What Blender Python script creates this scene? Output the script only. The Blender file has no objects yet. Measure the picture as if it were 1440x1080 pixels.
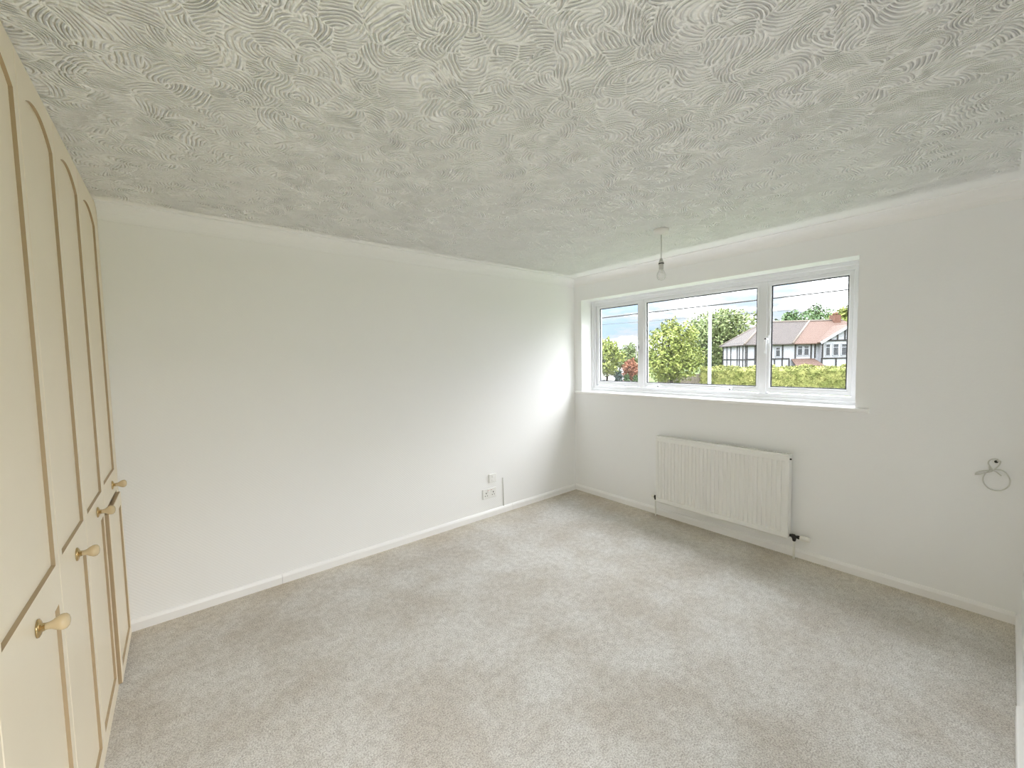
import bpy, bmesh, math, random
from mathutils import Vector, Matrix
import numpy as np

# ------------------------------------------------------------------ camera
W, D, H = 3.806, 3.220, 2.400          # window wall x, plain wall y, ceiling z
CAM = Vector((0.2992, 0.0703, 1.5158))
FW = Vector((0.63163164, 0.77296499, -0.05972104))
RT = Vector((0.77343612, -0.63355959, -0.01997055))
UP = Vector((0.05327338, 0.03357638, 0.99801532))
FPX = 571.342
scene = bpy.context.scene
col = scene.collection
cam_data = bpy.data.cameras.new('camera')
cam_data.sensor_width = 36.0
cam_data.lens = FPX / 1440 * 36.0
cam_data.clip_start = 0.01
cam_data.clip_end = 2000
cam = bpy.data.objects.new('camera', cam_data)
m = Matrix((RT, UP, -FW)).transposed().to_4x4()
m.translation = CAM
cam.matrix_world = m
col.objects.link(cam)
scene.camera = cam

# ------------------------------------------------------------------ view
vs = scene.view_settings
vs.view_transform = 'Standard'
vs.look = 'None'
vs.exposure = 0.0
vs.gamma = 1.0
vs.use_curve_mapping = False
cy = scene.cycles
cy.max_bounces = 24
cy.diffuse_bounces = 16
cy.glossy_bounces = 4
cy.transparent_max_bounces = 16
cy.caustics_reflective = False
cy.caustics_refractive = False
cy.sample_clamp_indirect = 6.0
cy.use_denoising = True
cy.denoiser = 'OPENIMAGEDENOISE'
cy.denoising_input_passes = 'RGB_ALBEDO_NORMAL'
cy.denoising_prefilter = 'NONE'
cy.use_adaptive_sampling = False

# ------------------------------------------------------------------ sky
SKY = 21.5                              # zenith radiance; an overcast sky is a third of it at the horizon
world = bpy.data.worlds.new('bright_cloudy_sky')
scene.world = world
world.use_nodes = True
nt = world.node_tree
nt.nodes.clear()
def wn(t, **kw):
    n = nt.nodes.new(t)
    for k, v in kw.items():
        setattr(n, k, v)
    return n
def wmath(op, a, b):
    n = wn('ShaderNodeMath', operation=op)
    for i, v in enumerate((a, b)):
        if isinstance(v, (int, float)): n.inputs[i].default_value = v
        else: nt.links.new(v, n.inputs[i])
    return n.outputs[0]
tc = wn('ShaderNodeTexCoord')
mp = wn('ShaderNodeMapping'); mp.inputs['Scale'].default_value = (1.0, 1.0, 4.5); mp.inputs['Location'].default_value = (0.35, 0.1, 0.0)
nt.links.new(tc.outputs['Generated'], mp.inputs['Vector'])
nz = wn('ShaderNodeTexNoise'); nz.inputs['Scale'].default_value = 5.0; nz.inputs['Detail'].default_value = 7; nz.inputs['Roughness'].default_value = 0.62
nt.links.new(mp.outputs[0], nz.inputs['Vector'])
cr = wn('ShaderNodeValToRGB')                       # thin cloud over blue
cr.color_ramp.elements[0].position = 0.40; cr.color_ramp.elements[0].color = (0.088, 0.118, 0.145, 1)
cr.color_ramp.elements[1].position = 0.62; cr.color_ramp.elements[1].color = (0.965, 0.980, 1.02, 1)
e_ = cr.color_ramp.elements.new(0.50); e_.color = (0.118, 0.125, 0.135, 1)
nt.links.new(nz.outputs['Fac'], cr.inputs['Fac'])
sx = wn('ShaderNodeSeparateXYZ'); nt.links.new(tc.outputs['Generated'], sx.inputs[0])
sz_ = wmath('MAXIMUM', sx.outputs['Z'], 0.0)
lum = wmath('MULTIPLY', wmath('ADD', wmath('MULTIPLY', sz_, 2.0), 1.0), SKY / 3.0)   # CIE overcast luminance
# broken thin cloud low down, full cover overhead
cov = wn('ShaderNodeMix', data_type='RGBA')
nt.links.new(cr.outputs['Color'], cov.inputs['A']); cov.inputs['B'].default_value = (0.965, 0.980, 1.02, 1)
mrw = wn('ShaderNodeMapRange', interpolation_type='SMOOTHSTEP'); mrw.inputs['From Min'].default_value = 0.10; mrw.inputs['From Max'].default_value = 0.45
nt.links.new(sx.outputs['Z'], mrw.inputs['Value']); nt.links.new(mrw.outputs[0], cov.inputs['Factor'])
bg = wn('ShaderNodeBackground')
nt.links.new(cov.outputs['Result'], bg.inputs['Color']); nt.links.new(lum, bg.inputs['Strength'])
wo = wn('ShaderNodeOutputWorld')
nt.links.new(bg.outputs[0], wo.inputs['Surface'])
world.cycles.sampling_method = 'MANUAL'
world.cycles.sample_map_resolution = 512

# window portal: guides sky sampling through the opening, gives off no light
pd = bpy.data.lights.new('window_sky_portal', 'AREA')
pd.shape = 'RECTANGLE'; pd.size = 1.06; pd.size_y = 2.44
pd.cycles.is_portal = True
po = bpy.data.objects.new('window_sky_portal', pd)
po.location = (W + 0.33, (0.717 + 3.115) / 2, 1.65)
po.rotation_euler = (0, math.radians(90), 0)       # -Z of the lamp looks to -X (into the room)
col.objects.link(po)

pd2 = bpy.data.lights.new('fill_window_portal', 'AREA')  # portal for the added landing window that brings fill light in
pd2.shape = 'RECTANGLE'; pd2.size = 2.84; pd2.size_y = 2.04
pd2.cycles.is_portal = True
po2 = bpy.data.objects.new('fill_window_portal', pd2)
po2.location = (0.85, -1.08, 1.30)
po2.rotation_euler = (math.radians(90), 0, 0)      # -Z of the lamp looks to +Y
col.objects.link(po2)

# ------------------------------------------------------------------ helpers
rnd = random.Random(7)

def ray(px, py):
    return FW + RT * ((px - 720) / FPX) - UP * ((py - 540) / FPX)
def at(px, py, dist):
    d = ray(px, py); d = d / math.hypot(d.x, d.y)
    return CAM + d * dist

def new_mat(name, base=(0.8, 0.8, 0.8), rough=0.5, metal=0.0, spec=0.5):
    mt = bpy.data.materials.new(name); mt.use_nodes = True
    b = mt.node_tree.nodes['Principled BSDF']
    b.inputs['Base Color'].default_value = (*base, 1)
    b.inputs['Roughness'].default_value = rough
    b.inputs['Metallic'].default_value = metal
    b.inputs['Specular IOR Level'].default_value = spec
    return mt
def nodes(mt):
    t = mt.node_tree
    return t, t.nodes['Principled BSDF'], t.links.new
def N(t, typ, **kw):
    n = t.nodes.new(typ)
    for k, v in kw.items():
        if k == 'inp':
            for a, b in v.items():
                n.inputs[a].default_value = b
        else:
            setattr(n, k, v)
    return n
def math_n(t, op, a, b=None, c=None):
    n = t.nodes.new('ShaderNodeMath'); n.operation = op
    for i, v in enumerate((a, b, c)):
        if v is None: continue
        if isinstance(v, (int, float)): n.inputs[i].default_value = v
        else: t.links.new(v, n.inputs[i])
    return n.outputs[0]
def vmath(t, op, a, b=None, scale=None):
    n = t.nodes.new('ShaderNodeVectorMath'); n.operation = op
    for i, v in enumerate((a, b)):
        if v is None: continue
        if isinstance(v, (tuple, list)): n.inputs[i].default_value = v
        else: t.links.new(v, n.inputs[i])
    if scale is not None: n.inputs['Scale'].default_value = scale
    return n
def add_bump(mt, height, dist, strength=1.0):
    t, b, ln = nodes(mt)
    bp = N(t, 'ShaderNodeBump'); bp.inputs['Distance'].default_value = dist; bp.inputs['Strength'].default_value = strength
    ln(height, bp.inputs['Height']); ln(bp.outputs[0], b.inputs['Normal'])
    return bp
def mottle(mt, c0, c1, scale, detail=4, lo=0.35, hi=0.65, coords='Object'):
    t, b, ln = nodes(mt)
    tcn = N(t, 'ShaderNodeTexCoord')
    nzn = N(t, 'ShaderNodeTexNoise', inp={'Scale': scale, 'Detail': detail})
    ln(tcn.outputs[coords], nzn.inputs['Vector'])
    r = N(t, 'ShaderNodeValToRGB')
    r.color_ramp.elements[0].position = lo; r.color_ramp.elements[0].color = (*c0, 1)
    r.color_ramp.elements[1].position = hi; r.color_ramp.elements[1].color = (*c1, 1)
    ln(nzn.outputs['Fac'], r.inputs['Fac']); ln(r.outputs['Color'], b.inputs['Base Color'])
    return nzn

class MB:
    """collects geometry, builds ONE mesh object"""
    def __init__(s): s.v = []; s.f = []; s.smooth = []
    def poly(s, pts, smooth=False):
        i = len(s.v); s.v += [tuple(p) for p in pts]; s.f.append(tuple(range(i, i + len(pts)))); s.smooth.append(smooth); return s
    def box(s, x0, x1, y0, y1, z0, z1):
        i = len(s.v)
        s.v += [(x0,y0,z0),(x1,y0,z0),(x1,y1,z0),(x0,y1,z0),(x0,y0,z1),(x1,y0,z1),(x1,y1,z1),(x0,y1,z1)]
        for q in ((0,3,2,1),(4,5,6,7),(0,1,5,4),(1,2,6,5),(2,3,7,6),(3,0,4,7)):
            s.f.append(tuple(i + k for k in q)); s.smooth.append(False)
        return s
    def extrude(s, prof, axis, a0, a1, closed=True, smooth=False):
        """prof: list of 2D points in the plane of the two other axes (in xyz order)"""
        def p3(p, a):
            if axis == 'x': return (a, p[0], p[1])
            if axis == 'y': return (p[0], a, p[1])
            return (p[0], p[1], a)
        i = len(s.v); n = len(prof)
        s.v += [p3(p, a0) for p in prof] + [p3(p, a1) for p in prof]
        for k in range(n if closed else n - 1):
            k2 = (k + 1) % n
            s.f.append((i+k, i+k2, i+n+k2, i+n+k)); s.smooth.append(smooth)
        if closed:
            s.f.append(tuple(i + k for k in range(n - 1, -1, -1))); s.smooth.append(False)
            s.f.append(tuple(i + n + k for k in range(n))); s.smooth.append(False)
        return s
    def lathe(s, prof, origin, axis='z', seg=20, cap=True):
        """prof: list of (radius, along)"""
        ox, oy, oz = origin; i = len(s.v); n = len(prof)
        for r, h in prof:
            for k in range(seg):
                a = 2 * math.pi * k / seg; c, sn = r * math.cos(a), r * math.sin(a)
                if axis == 'z': s.v.append((ox + c, oy + sn, oz + h))
                elif axis == 'x': s.v.append((ox + h, oy + c, oz + sn))
                else: s.v.append((ox + sn, oy + h, oz + c))
        for j in range(n - 1):
            for k in range(seg):
                k2 = (k + 1) % seg
                s.f.append((i+j*seg+k, i+j*seg+k2, i+(j+1)*seg+k2, i+(j+1)*seg+k)); s.smooth.append(True)
        if cap:
            s.f.append(tuple(i + k for k in range(seg - 1, -1, -1))); s.smooth.append(False)
            s.f.append(tuple(i + (n-1)*seg + k for k in range(seg))); s.smooth.append(False)
        return s
    def tube(s, pts, r, seg=8, closed=False):
        pts = [Vector(p) for p in pts]; n = len(pts); i = len(s.v)
        rs = r if isinstance(r, (list, tuple)) else [r] * n
        up = Vector((0, 0, 1)); prev = None
        for j, p in enumerate(pts):
            if closed: tg = pts[(j+1) % n] - pts[j-1]
            else: tg = pts[min(j+1, n-1)] - pts[max(j-1, 0)]
            tg.normalize()
            if prev is None:
                a = tg.cross(up if abs(tg.z) < 0.9 else Vector((1, 0, 0))).normalized()
            else:
                a = (prev - tg * prev.dot(tg)).normalized()
            prev = a; b = tg.cross(a)
            for k in range(seg):
                an = 2 * math.pi * k / seg
                s.v.append(tuple(p + (a * math.cos(an) + b * math.sin(an)) * rs[j]))
        for j in range(n if closed else n - 1):
            j2 = (j + 1) % n
            for k in range(seg):
                k2 = (k + 1) % seg
                s.f.append((i+j*seg+k, i+j*seg+k2, i+j2*seg+k2, i+j2*seg+k)); s.smooth.append(True)
        if not closed:
            s.f.append(tuple(i + k for k in range(seg - 1, -1, -1))); s.smooth.append(False)
            s.f.append(tuple(i + (n-1)*seg + k for k in range(seg))); s.smooth.append(False)
        return s
    def ring_yz(s, y0, y1, z0, z1, w, x0, x1, bev=0.004):
        """rectangular frame in the yz plane, room face at x0 with a small chamfer, mitred"""
        o = [(y0,z0),(y1,z0),(y1,z1),(y0,z1)]
        def off(d): return [(y0+d,z0+d),(y1-d,z0+d),(y1-d,z1-d),(y0+d,z1-d)]
        loops = [(off(0), x1), (off(0), x0+bev), (off(bev), x0), (off(w-bev), x0), (off(w), x0+bev), (off(w), x1)]
        i = len(s.v)
        for lp, x in loops:
            s.v += [(x, y, z) for y, z in lp]
        L = len(loops)
        for j in range(L):
            j2 = (j + 1) % L
            for k in range(4):
                k2 = (k + 1) % 4
                s.f.append((i+j*4+k, i+j2*4+k, i+j2*4+k2, i+j*4+k2)); s.smooth.append(False)
        return s
    def build(s, name, mat, parent=None, loc=None, bevel=0.0, recalc=True):
        me = bpy.data.meshes.new(name)
        me.from_pydata(s.v, [], s.f)
        me.polygons.foreach_set('use_smooth', s.smooth)
        if recalc:
            bm = bmesh.new(); bm.from_mesh(me)
            bmesh.ops.recalc_face_normals(bm, faces=bm.faces)
            bm.to_mesh(me); bm.free()
        if mat: me.materials.append(mat)
        me.update()
        o = bpy.data.objects.new(name, me); col.objects.link(o)
        if parent is not None: o.parent = parent
        if loc: o.location = loc
        if bevel:
            bv = o.modifiers.new('bevel', 'BEVEL'); bv.width = bevel; bv.segments = 2; bv.limit_method = 'ANGLE'
        return o

def mesh_obj(name, verts, faces, mat, parent=None, loc=None, smooth=False):
    b = MB(); b.v = list(verts); b.f = list(faces); b.smooth = [smooth] * len(b.f)
    return b.build(name, mat, parent, loc, recalc=False)
def empty(name, loc=(0, 0, 0), rz=0.0):
    o = bpy.data.objects.new(name, None); o.empty_display_size = 0.1
    o.location = loc; o.rotation_euler = (0, 0, rz); col.objects.link(o); return o
def tag(o, label, cat, group=None, kind=None):
    o['label'] = label; o['category'] = cat
    if group: o['group'] = group
    if kind: o['kind'] = kind
    return o
def struct(o, label=None):
    o['kind'] = 'structure'
    if label: o['label'] = label
    return o

# ------------------------------------------------------------------ materials: room
M = {}
M['wall'] = new_mat('white_emulsion', (0.893, 0.898, 0.904), 0.55, spec=0.3)
t, b, ln = nodes(M['wall'])
tcn = N(t, 'ShaderNodeTexCoord'); nn = N(t, 'ShaderNodeTexNoise', inp={'Scale': 90.0, 'Detail': 3.0})
ln(tcn.outputs['Object'], nn.inputs['Vector']); add_bump(M['wall'], nn.outputs['Fac'], 0.0012, 0.5)

# plain wall: fine diagonal embossed paper, painted
M['paper'] = new_mat('embossed_paper_white', (0.897, 0.90, 0.900), 0.5, spec=0.35)
t, b, ln = nodes(M['paper'])
tcn = N(t, 'ShaderNodeTexCoord'); sp = N(t, 'ShaderNodeSeparateXYZ'); ln(tcn.outputs['Object'], sp.inputs[0])
d1 = math_n(t, 'ADD', sp.outputs['X'], sp.outputs['Z'])
s1 = math_n(t, 'SINE', math_n(t, 'MULTIPLY', d1, 2 * math.pi / 0.019))
d2 = math_n(t, 'SUBTRACT', sp.outputs['X'], sp.outputs['Z'])
s2 = math_n(t, 'SINE', math_n(t, 'MULTIPLY', d2, 2 * math.pi / 0.055))
nn = N(t, 'ShaderNodeTexNoise', inp={'Scale': 60.0, 'Detail': 3.0}); ln(tcn.outputs['Object'], nn.inputs['Vector'])
hh = math_n(t, 'ADD', math_n(t, 'MULTIPLY', s1, 0.35), math_n(t, 'MULTIPLY', s2, 0.12))
hh = math_n(t, 'ADD', hh, nn.outputs['Fac'])
add_bump(M['paper'], hh, 0.0007, 0.45)

# ceiling: combed swirl plaster
M['artex'] = new_mat('combed_swirl_plaster', (0.92, 0.922, 0.922), 0.6, spec=0.3)
t, b, ln = nodes(M['artex'])
tcn = N(t, 'ShaderNodeTexCoord')
sp = N(t, 'ShaderNodeSeparateXYZ'); ln(tcn.outputs['Object'], sp.inputs[0])
cb = N(t, 'ShaderNodeCombineXYZ'); ln(sp.outputs['X'], cb.inputs['X']); ln(sp.outputs['Y'], cb.inputs['Y'])
wz = N(t, 'ShaderNodeTexNoise', noise_dimensions='2D', inp={'Scale': 5.0, 'Detail': 1.0}); ln(cb.outputs[0], wz.inputs['Vector'])
wv = vmath(t, 'SCALE', vmath(t, 'SUBTRACT', wz.outputs['Color'], (0.5, 0.5, 0.5)).outputs[0], scale=0.09)
P = vmath(t, 'MULTIPLY', vmath(t, 'ADD', cb.outputs[0], wv.outputs[0]).outputs[0], (1, 1, 0)).outputs[0]
def fans(off, scale, pitch):
    Q = vmath(t, 'ADD', P, (off, off * 0.7, 0)).outputs[0]
    vo = N(t, 'ShaderNodeTexVoronoi', voronoi_dimensions='2D', feature='F1', inp={'Scale': scale, 'Randomness': 1.0})
    ln(Q, vo.inputs['Vector'])
    ve = N(t, 'ShaderNodeTexVoronoi', voronoi_dimensions='2D', feature='DISTANCE_TO_EDGE', inp={'Scale': scale, 'Randomness': 1.0})
    ln(Q, ve.inputs['Vector'])
    cd = vmath(t, 'MULTIPLY', vmath(t, 'SUBTRACT', vo.outputs['Color'], (0.5, 0.5, 0.5)).outputs[0], (1, 1, 0)).outputs[0]
    co = vmath(t, 'SCALE', vmath(t, 'NORMALIZE', cd).outputs[0], scale=0.62 / scale)
    ce = vmath(t, 'ADD', vo.outputs['Position'], co.outputs[0]).outputs[0]
    df = vmath(t, 'MULTIPLY', vmath(t, 'SUBTRACT', Q, ce).outputs[0], (1, 1, 0)).outputs[0]
    ds = vmath(t, 'LENGTH', df).outputs['Value']
    w = math_n(t, 'SINE', math_n(t, 'MULTIPLY', ds, 2 * math.pi / pitch))
    w = math_n(t, 'POWER', math_n(t, 'MULTIPLY_ADD', w, 0.5, 0.5), 2.2)
    mr = N(t, 'ShaderNodeMapRange', interpolation_type='SMOOTHSTEP'); mr.inputs['From Min'].default_value = 0.0; mr.inputs['From Max'].default_value = 0.075
    ln(ve.outputs['Distance'], mr.inputs['Value'])
    return math_n(t, 'MULTIPLY', w, mr.outputs[0])
fa = fans(0.0, 11.5, 0.0122)
fb = fans(3.7, 9.2, 0.0122)
mk = N(t, 'ShaderNodeTexNoise', noise_dimensions='2D', inp={'Scale': 7.0, 'Detail': 1.0}); ln(cb.outputs[0], mk.inputs['Vector'])
mk2 = N(t, 'ShaderNodeMapRange', interpolation_type='SMOOTHSTEP'); mk2.inputs['From Min'].default_value = 0.46; mk2.inputs['From Max'].default_value = 0.54
ln(mk.outputs['Fac'], mk2.inputs['Value'])
mx = N(t, 'ShaderNodeMix'); ln(mk2.outputs[0], mx.inputs['Factor']); ln(fa, mx.inputs['A']); ln(fb, mx.inputs['B'])
# uneven plaster thickness: combing presses deeper in places
un = N(t, 'ShaderNodeTexNoise', noise_dimensions='2D', inp={'Scale': 16.0, 'Detail': 2.0}); ln(cb.outputs[0], un.inputs['Vector'])
am = N(t, 'ShaderNodeMapRange'); am.inputs['From Min'].default_value = 0.3; am.inputs['From Max'].default_value = 0.65; am.inputs['To Min'].default_value = 0.55
ln(un.outputs['Fac'], am.inputs['Value'])
md = N(t, 'ShaderNodeTexNoise', noise_dimensions='2D', inp={'Scale': 27.0, 'Detail': 3.0}); ln(P, md.inputs['Vector'])
hgt = math_n(t, 'ADD', math_n(t, 'MULTIPLY', math_n(t, 'MULTIPLY', mx.outputs[0], am.outputs[0]), 1.25), math_n(t, 'MULTIPLY', un.outputs['Fac'], 0.25))
hgt = math_n(t, 'ADD', hgt, math_n(t, 'MULTIPLY', md.outputs['Fac'], 2.9))
# smooth plain margin beside the coving
e1 = N(t, 'ShaderNodeMapRange', interpolation_type='SMOOTHSTEP'); e1.inputs['From Min'].default_value = W - 0.20; e1.inputs['From Max'].default_value = W - 0.30
ln(sp.outputs['X'], e1.inputs['Value'])
e2 = N(t, 'ShaderNodeMapRange', interpolation_type='SMOOTHSTEP'); e2.inputs['From Min'].default_value = D - 0.12; e2.inputs['From Max'].default_value = D - 0.17
ln(sp.outputs['Y'], e2.inputs['Value'])
hgt = math_n(t, 'MULTIPLY', hgt, math_n(t, 'MULTIPLY', e1.outputs[0], e2.outputs[0]))
add_bump(M['artex'], hgt, 0.0066, 1.0)

# carpet
M['carpet'] = new_mat('beige_twist_carpet', (0.5, 0.45, 0.38), 0.95, spec=0.1)
t, b, ln = nodes(M['carpet'])
tcn = N(t, 'ShaderNodeTexCoord')
big = N(t, 'ShaderNodeTexNoise', inp={'Scale': 2.3, 'Detail': 5.0, 'Roughness': 0.6}); ln(tcn.outputs['Object'], big.inputs['Vector'])
fine = N(t, 'ShaderNodeTexNoise', inp={'Scale': 170.0, 'Detail': 2.0}); ln(tcn.outputs['Object'], fine.inputs['Vector'])
mid = N(t, 'ShaderNodeTexNoise', inp={'Scale': 28.0, 'Detail': 3.0}); ln(tcn.outputs['Object'], mid.inputs['Vector'])
r1 = N(t, 'ShaderNodeValToRGB'); ln(big.outputs['Fac'], r1.inputs['Fac'])
r1.color_ramp.elements[0].position = 0.36; r1.color_ramp.elements[0].color = (0.567, 0.535, 0.490, 1)
r1.color_ramp.elements[1].position = 0.62; r1.color_ramp.elements[1].color = (0.68, 0.67, 0.65, 1)
sm = math_n(t, 'ADD', math_n(t, 'MULTIPLY', fine.outputs['Fac'], 0.75), math_n(t, 'MULTIPLY', mid.outputs['Fac'], 0.25))
r2 = N(t, 'ShaderNodeValToRGB'); ln(sm, r2.inputs['Fac'])
r2.color_ramp.elements[0].position = 0.36; r2.color_ramp.elements[0].color = (0.66, 0.64, 0.62, 1)
r2.color_ramp.elements[1].position = 0.60; r2.color_ramp.elements[1].color = (1.14, 1.14, 1.14, 1)
mxc = N(t, 'ShaderNodeMix', data_type='RGBA', blend_type='MULTIPLY'); mxc.inputs['Factor'].default_value = 1.0
ln(r1.outputs['Color'], mxc.inputs['A']); ln(r2.outputs['Color'], mxc.inputs['B'])
# yellowed soiling along the skirting, uneven
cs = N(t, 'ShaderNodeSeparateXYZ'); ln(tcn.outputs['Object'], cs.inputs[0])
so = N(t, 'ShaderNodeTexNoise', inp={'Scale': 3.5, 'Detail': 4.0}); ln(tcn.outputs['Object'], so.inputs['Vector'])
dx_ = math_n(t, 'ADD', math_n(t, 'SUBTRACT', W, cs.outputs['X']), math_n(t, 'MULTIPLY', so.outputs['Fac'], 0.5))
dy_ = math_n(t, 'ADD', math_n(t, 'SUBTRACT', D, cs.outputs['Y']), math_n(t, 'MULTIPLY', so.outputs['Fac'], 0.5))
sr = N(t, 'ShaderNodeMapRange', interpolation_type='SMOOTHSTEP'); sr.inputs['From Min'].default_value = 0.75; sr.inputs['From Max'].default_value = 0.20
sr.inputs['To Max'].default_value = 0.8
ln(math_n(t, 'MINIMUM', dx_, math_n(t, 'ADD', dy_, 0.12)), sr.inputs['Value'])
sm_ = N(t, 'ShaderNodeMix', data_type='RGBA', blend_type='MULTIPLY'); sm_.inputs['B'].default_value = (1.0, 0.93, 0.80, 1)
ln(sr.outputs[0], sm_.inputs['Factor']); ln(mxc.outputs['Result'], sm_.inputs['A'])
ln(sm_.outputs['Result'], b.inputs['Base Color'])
hb = math_n(t, 'ADD', fine.outputs['Fac'], math_n(t, 'MULTIPLY', mid.outputs['Fac'], 1.2))
add_bump(M['carpet'], hb, 0.006, 0.8)

M['gloss'] = new_mat('white_gloss_paint', (0.90, 0.897, 0.895), 0.28)
M['pvc'] = new_mat('white_upvc', (0.79, 0.80, 0.83), 0.3)
M['gasket'] = new_mat('black_rubber_gasket', (0.03, 0.03, 0.035), 0.6)
M['cream'] = new_mat('cream_vinyl_wrap', (0.885, 0.79, 0.62), 0.38)
nn = mottle(M['cream'], (0.875, 0.78, 0.61), (0.895, 0.80, 0.63), 3.0)
M['brown_edge'] = new_mat('brown_moulding', (0.42, 0.31, 0.18), 0.45)  # darker brown for the panel recess steps and lower door edges
M['cream_dark'] = new_mat('wardrobe_carcass_board', (0.70, 0.60, 0.45), 0.6)
M['ceramic'] = new_mat('cream_ceramic_glaze', (0.66, 0.52, 0.32), 0.12)
M['brass'] = new_mat('polished_brass', (0.60, 0.44, 0.22), 0.18, 1.0)
M['rad'] = new_mat('radiator_enamel', (0.86, 0.86, 0.84), 0.3)
M['dark'] = new_mat('dark_slot', (0.02, 0.02, 0.02), 0.7)
M['valve'] = new_mat('blackened_brass_valve', (0.045, 0.04, 0.035), 0.35, 0.6)
M['cap'] = new_mat('white_valve_plastic', (0.82, 0.81, 0.76), 0.35)
M['pipe'] = new_mat('painted_pipe', (0.80, 0.80, 0.76), 0.35)
M['plastic'] = new_mat('white_fitting_plastic', (0.84, 0.84, 0.82), 0.3)
M['flex'] = new_mat('white_pendant_flex', (0.62, 0.62, 0.60), 0.5)
M['chrome'] = new_mat('satin_metal', (0.7, 0.7, 0.7), 0.25, 1.0)
M['cable'] = new_mat('grey_white_cable', (0.62, 0.62, 0.58), 0.45)

M['glass'] = bpy.data.materials.new('window_glass'); M['glass'].use_nodes = True
t = M['glass'].node_tree; t.nodes.clear()
o_ = N(t, 'ShaderNodeOutputMaterial'); tr = N(t, 'ShaderNodeBsdfTransparent'); gl = N(t, 'ShaderNodeBsdfGlossy')
tr.inputs['Color'].default_value = (0.98, 0.985, 0.985, 1); gl.inputs['Roughness'].default_value = 0.02
mxs = N(t, 'ShaderNodeMixShader'); mxs.inputs[0].default_value = 0.05
t.links.new(tr.outputs[0], mxs.inputs[1]); t.links.new(gl.outputs[0], mxs.inputs[2]); t.links.new(mxs.outputs[0], o_.inputs['Surface'])
M['bulb'] = bpy.data.materials.new('clear_bulb_glass'); M['bulb'].use_nodes = True
t = M['bulb'].node_tree; t.nodes.clear()
o_ = N(t, 'ShaderNodeOutputMaterial'); tr = N(t, 'ShaderNodeBsdfTransparent'); gl = N(t, 'ShaderNodeBsdfGlossy')
tr.inputs['Color'].default_value = (0.97, 0.97, 0.97, 1); gl.inputs['Roughness'].default_value = 0.03
lw = N(t, 'ShaderNodeLayerWeight'); lw.inputs['Blend'].default_value = 0.35
fr = math_n(t, 'MULTIPLY_ADD', lw.outputs['Facing'], 0.75, 0.10)
mxs = N(t, 'ShaderNodeMixShader'); t.links.new(fr, mxs.inputs[0])
t.links.new(tr.outputs[0], mxs.inputs[1]); t.links.new(gl.outputs[0], mxs.inputs[2]); t.links.new(mxs.outputs[0], o_.inputs['Surface'])

# ------------------------------------------------------------------ room shell
OY0, OY1, OZ0, OZ1 = 0.717, 3.115, 1.142, 2.158       # window opening
NEAR = -0.018                                          # near wall plane y
XB = -0.62                                             # wall behind the wardrobes
DX0, DX1, DZ = 0.06, 0.98, 2.05                        # unseen doorway in the near wall, widened for fill light
LY = -0.95                                             # far side of the unseen landing, drawn in to pass more light

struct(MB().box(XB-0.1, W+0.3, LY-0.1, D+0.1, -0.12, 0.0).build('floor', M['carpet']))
struct(MB().box(XB-0.1, W+0.3, LY-0.1, D+0.1, H, H+0.1).build('ceiling', M['artex']))
struct(MB().box(XB-0.1, W+0.3, D, D+0.1, 0, H).build('wall_back', M['paper']))
wr = MB()
wr.box(W, W+0.3, LY-0.1, D, 0, OZ0).box(W, W+0.3, LY-0.1, D, OZ1, H)
wr.box(W, W+0.3, LY-0.1, OY0, OZ0, OZ1).box(W, W+0.3, OY1, D, OZ0, OZ1)
struct(wr.build('wall_right', M['wall']))
struct(MB().box(XB-0.1, XB, LY-0.1, D, 0, H).build('wall_left', M['wall']))
wf = MB()
wf.box(XB, DX0, NEAR-0.1, NEAR, 0, H).box(DX1, W, NEAR-0.1, NEAR, 0, H).box(DX0, DX1, NEAR-0.1, NEAR, DZ, H)
struct(wf.build('wall_front', M['wall']))
LX0, LX1, LZ0, LZ1 = -0.55, 2.25, 0.30, 2.30            # added unseen landing window, there to fill the room with light
wl_ = MB().box(XB, LX0, LY-0.1, LY, 0, H).box(LX1, W, LY-0.1, LY, 0, H).box(LX0, LX1, LY-0.1, LY, 0, LZ0).box(LX0, LX1, LY-0.1, LY, LZ1, H)
struct(wl_.build('wall_landing', M['wall']))
w2 = struct(empty('fill_window', (0.65, LY - 0.05, LZ0)), 'added unseen landing window giving fill light through the doorway')
f2 = MB()
for a_, c_, e_, g_ in ((LX0, LX1, LZ0, LZ0+0.05), (LX0, LX1, LZ1-0.05, LZ1), (LX0, LX0+0.05, LZ0+0.05, LZ1-0.05), (LX1-0.05, LX1, LZ0+0.05, LZ1-0.05), (0.625, 0.675, LZ0+0.05, LZ1-0.05)):
    f2.box(a_ - 0.65, c_ - 0.65, -0.03, 0.03, e_ - LZ0, g_ - LZ0)
f2.build('frame', M['pvc'], w2)
for a_, c_ in ((LX0+0.05, 0.625), (0.675, LX1-0.05)):
    MB().box(a_ - 0.65, c_ - 0.65, -0.004, 0.0, 0.05, LZ1 - LZ0 - 0.05).build('pane', M['glass'], w2)

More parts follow.
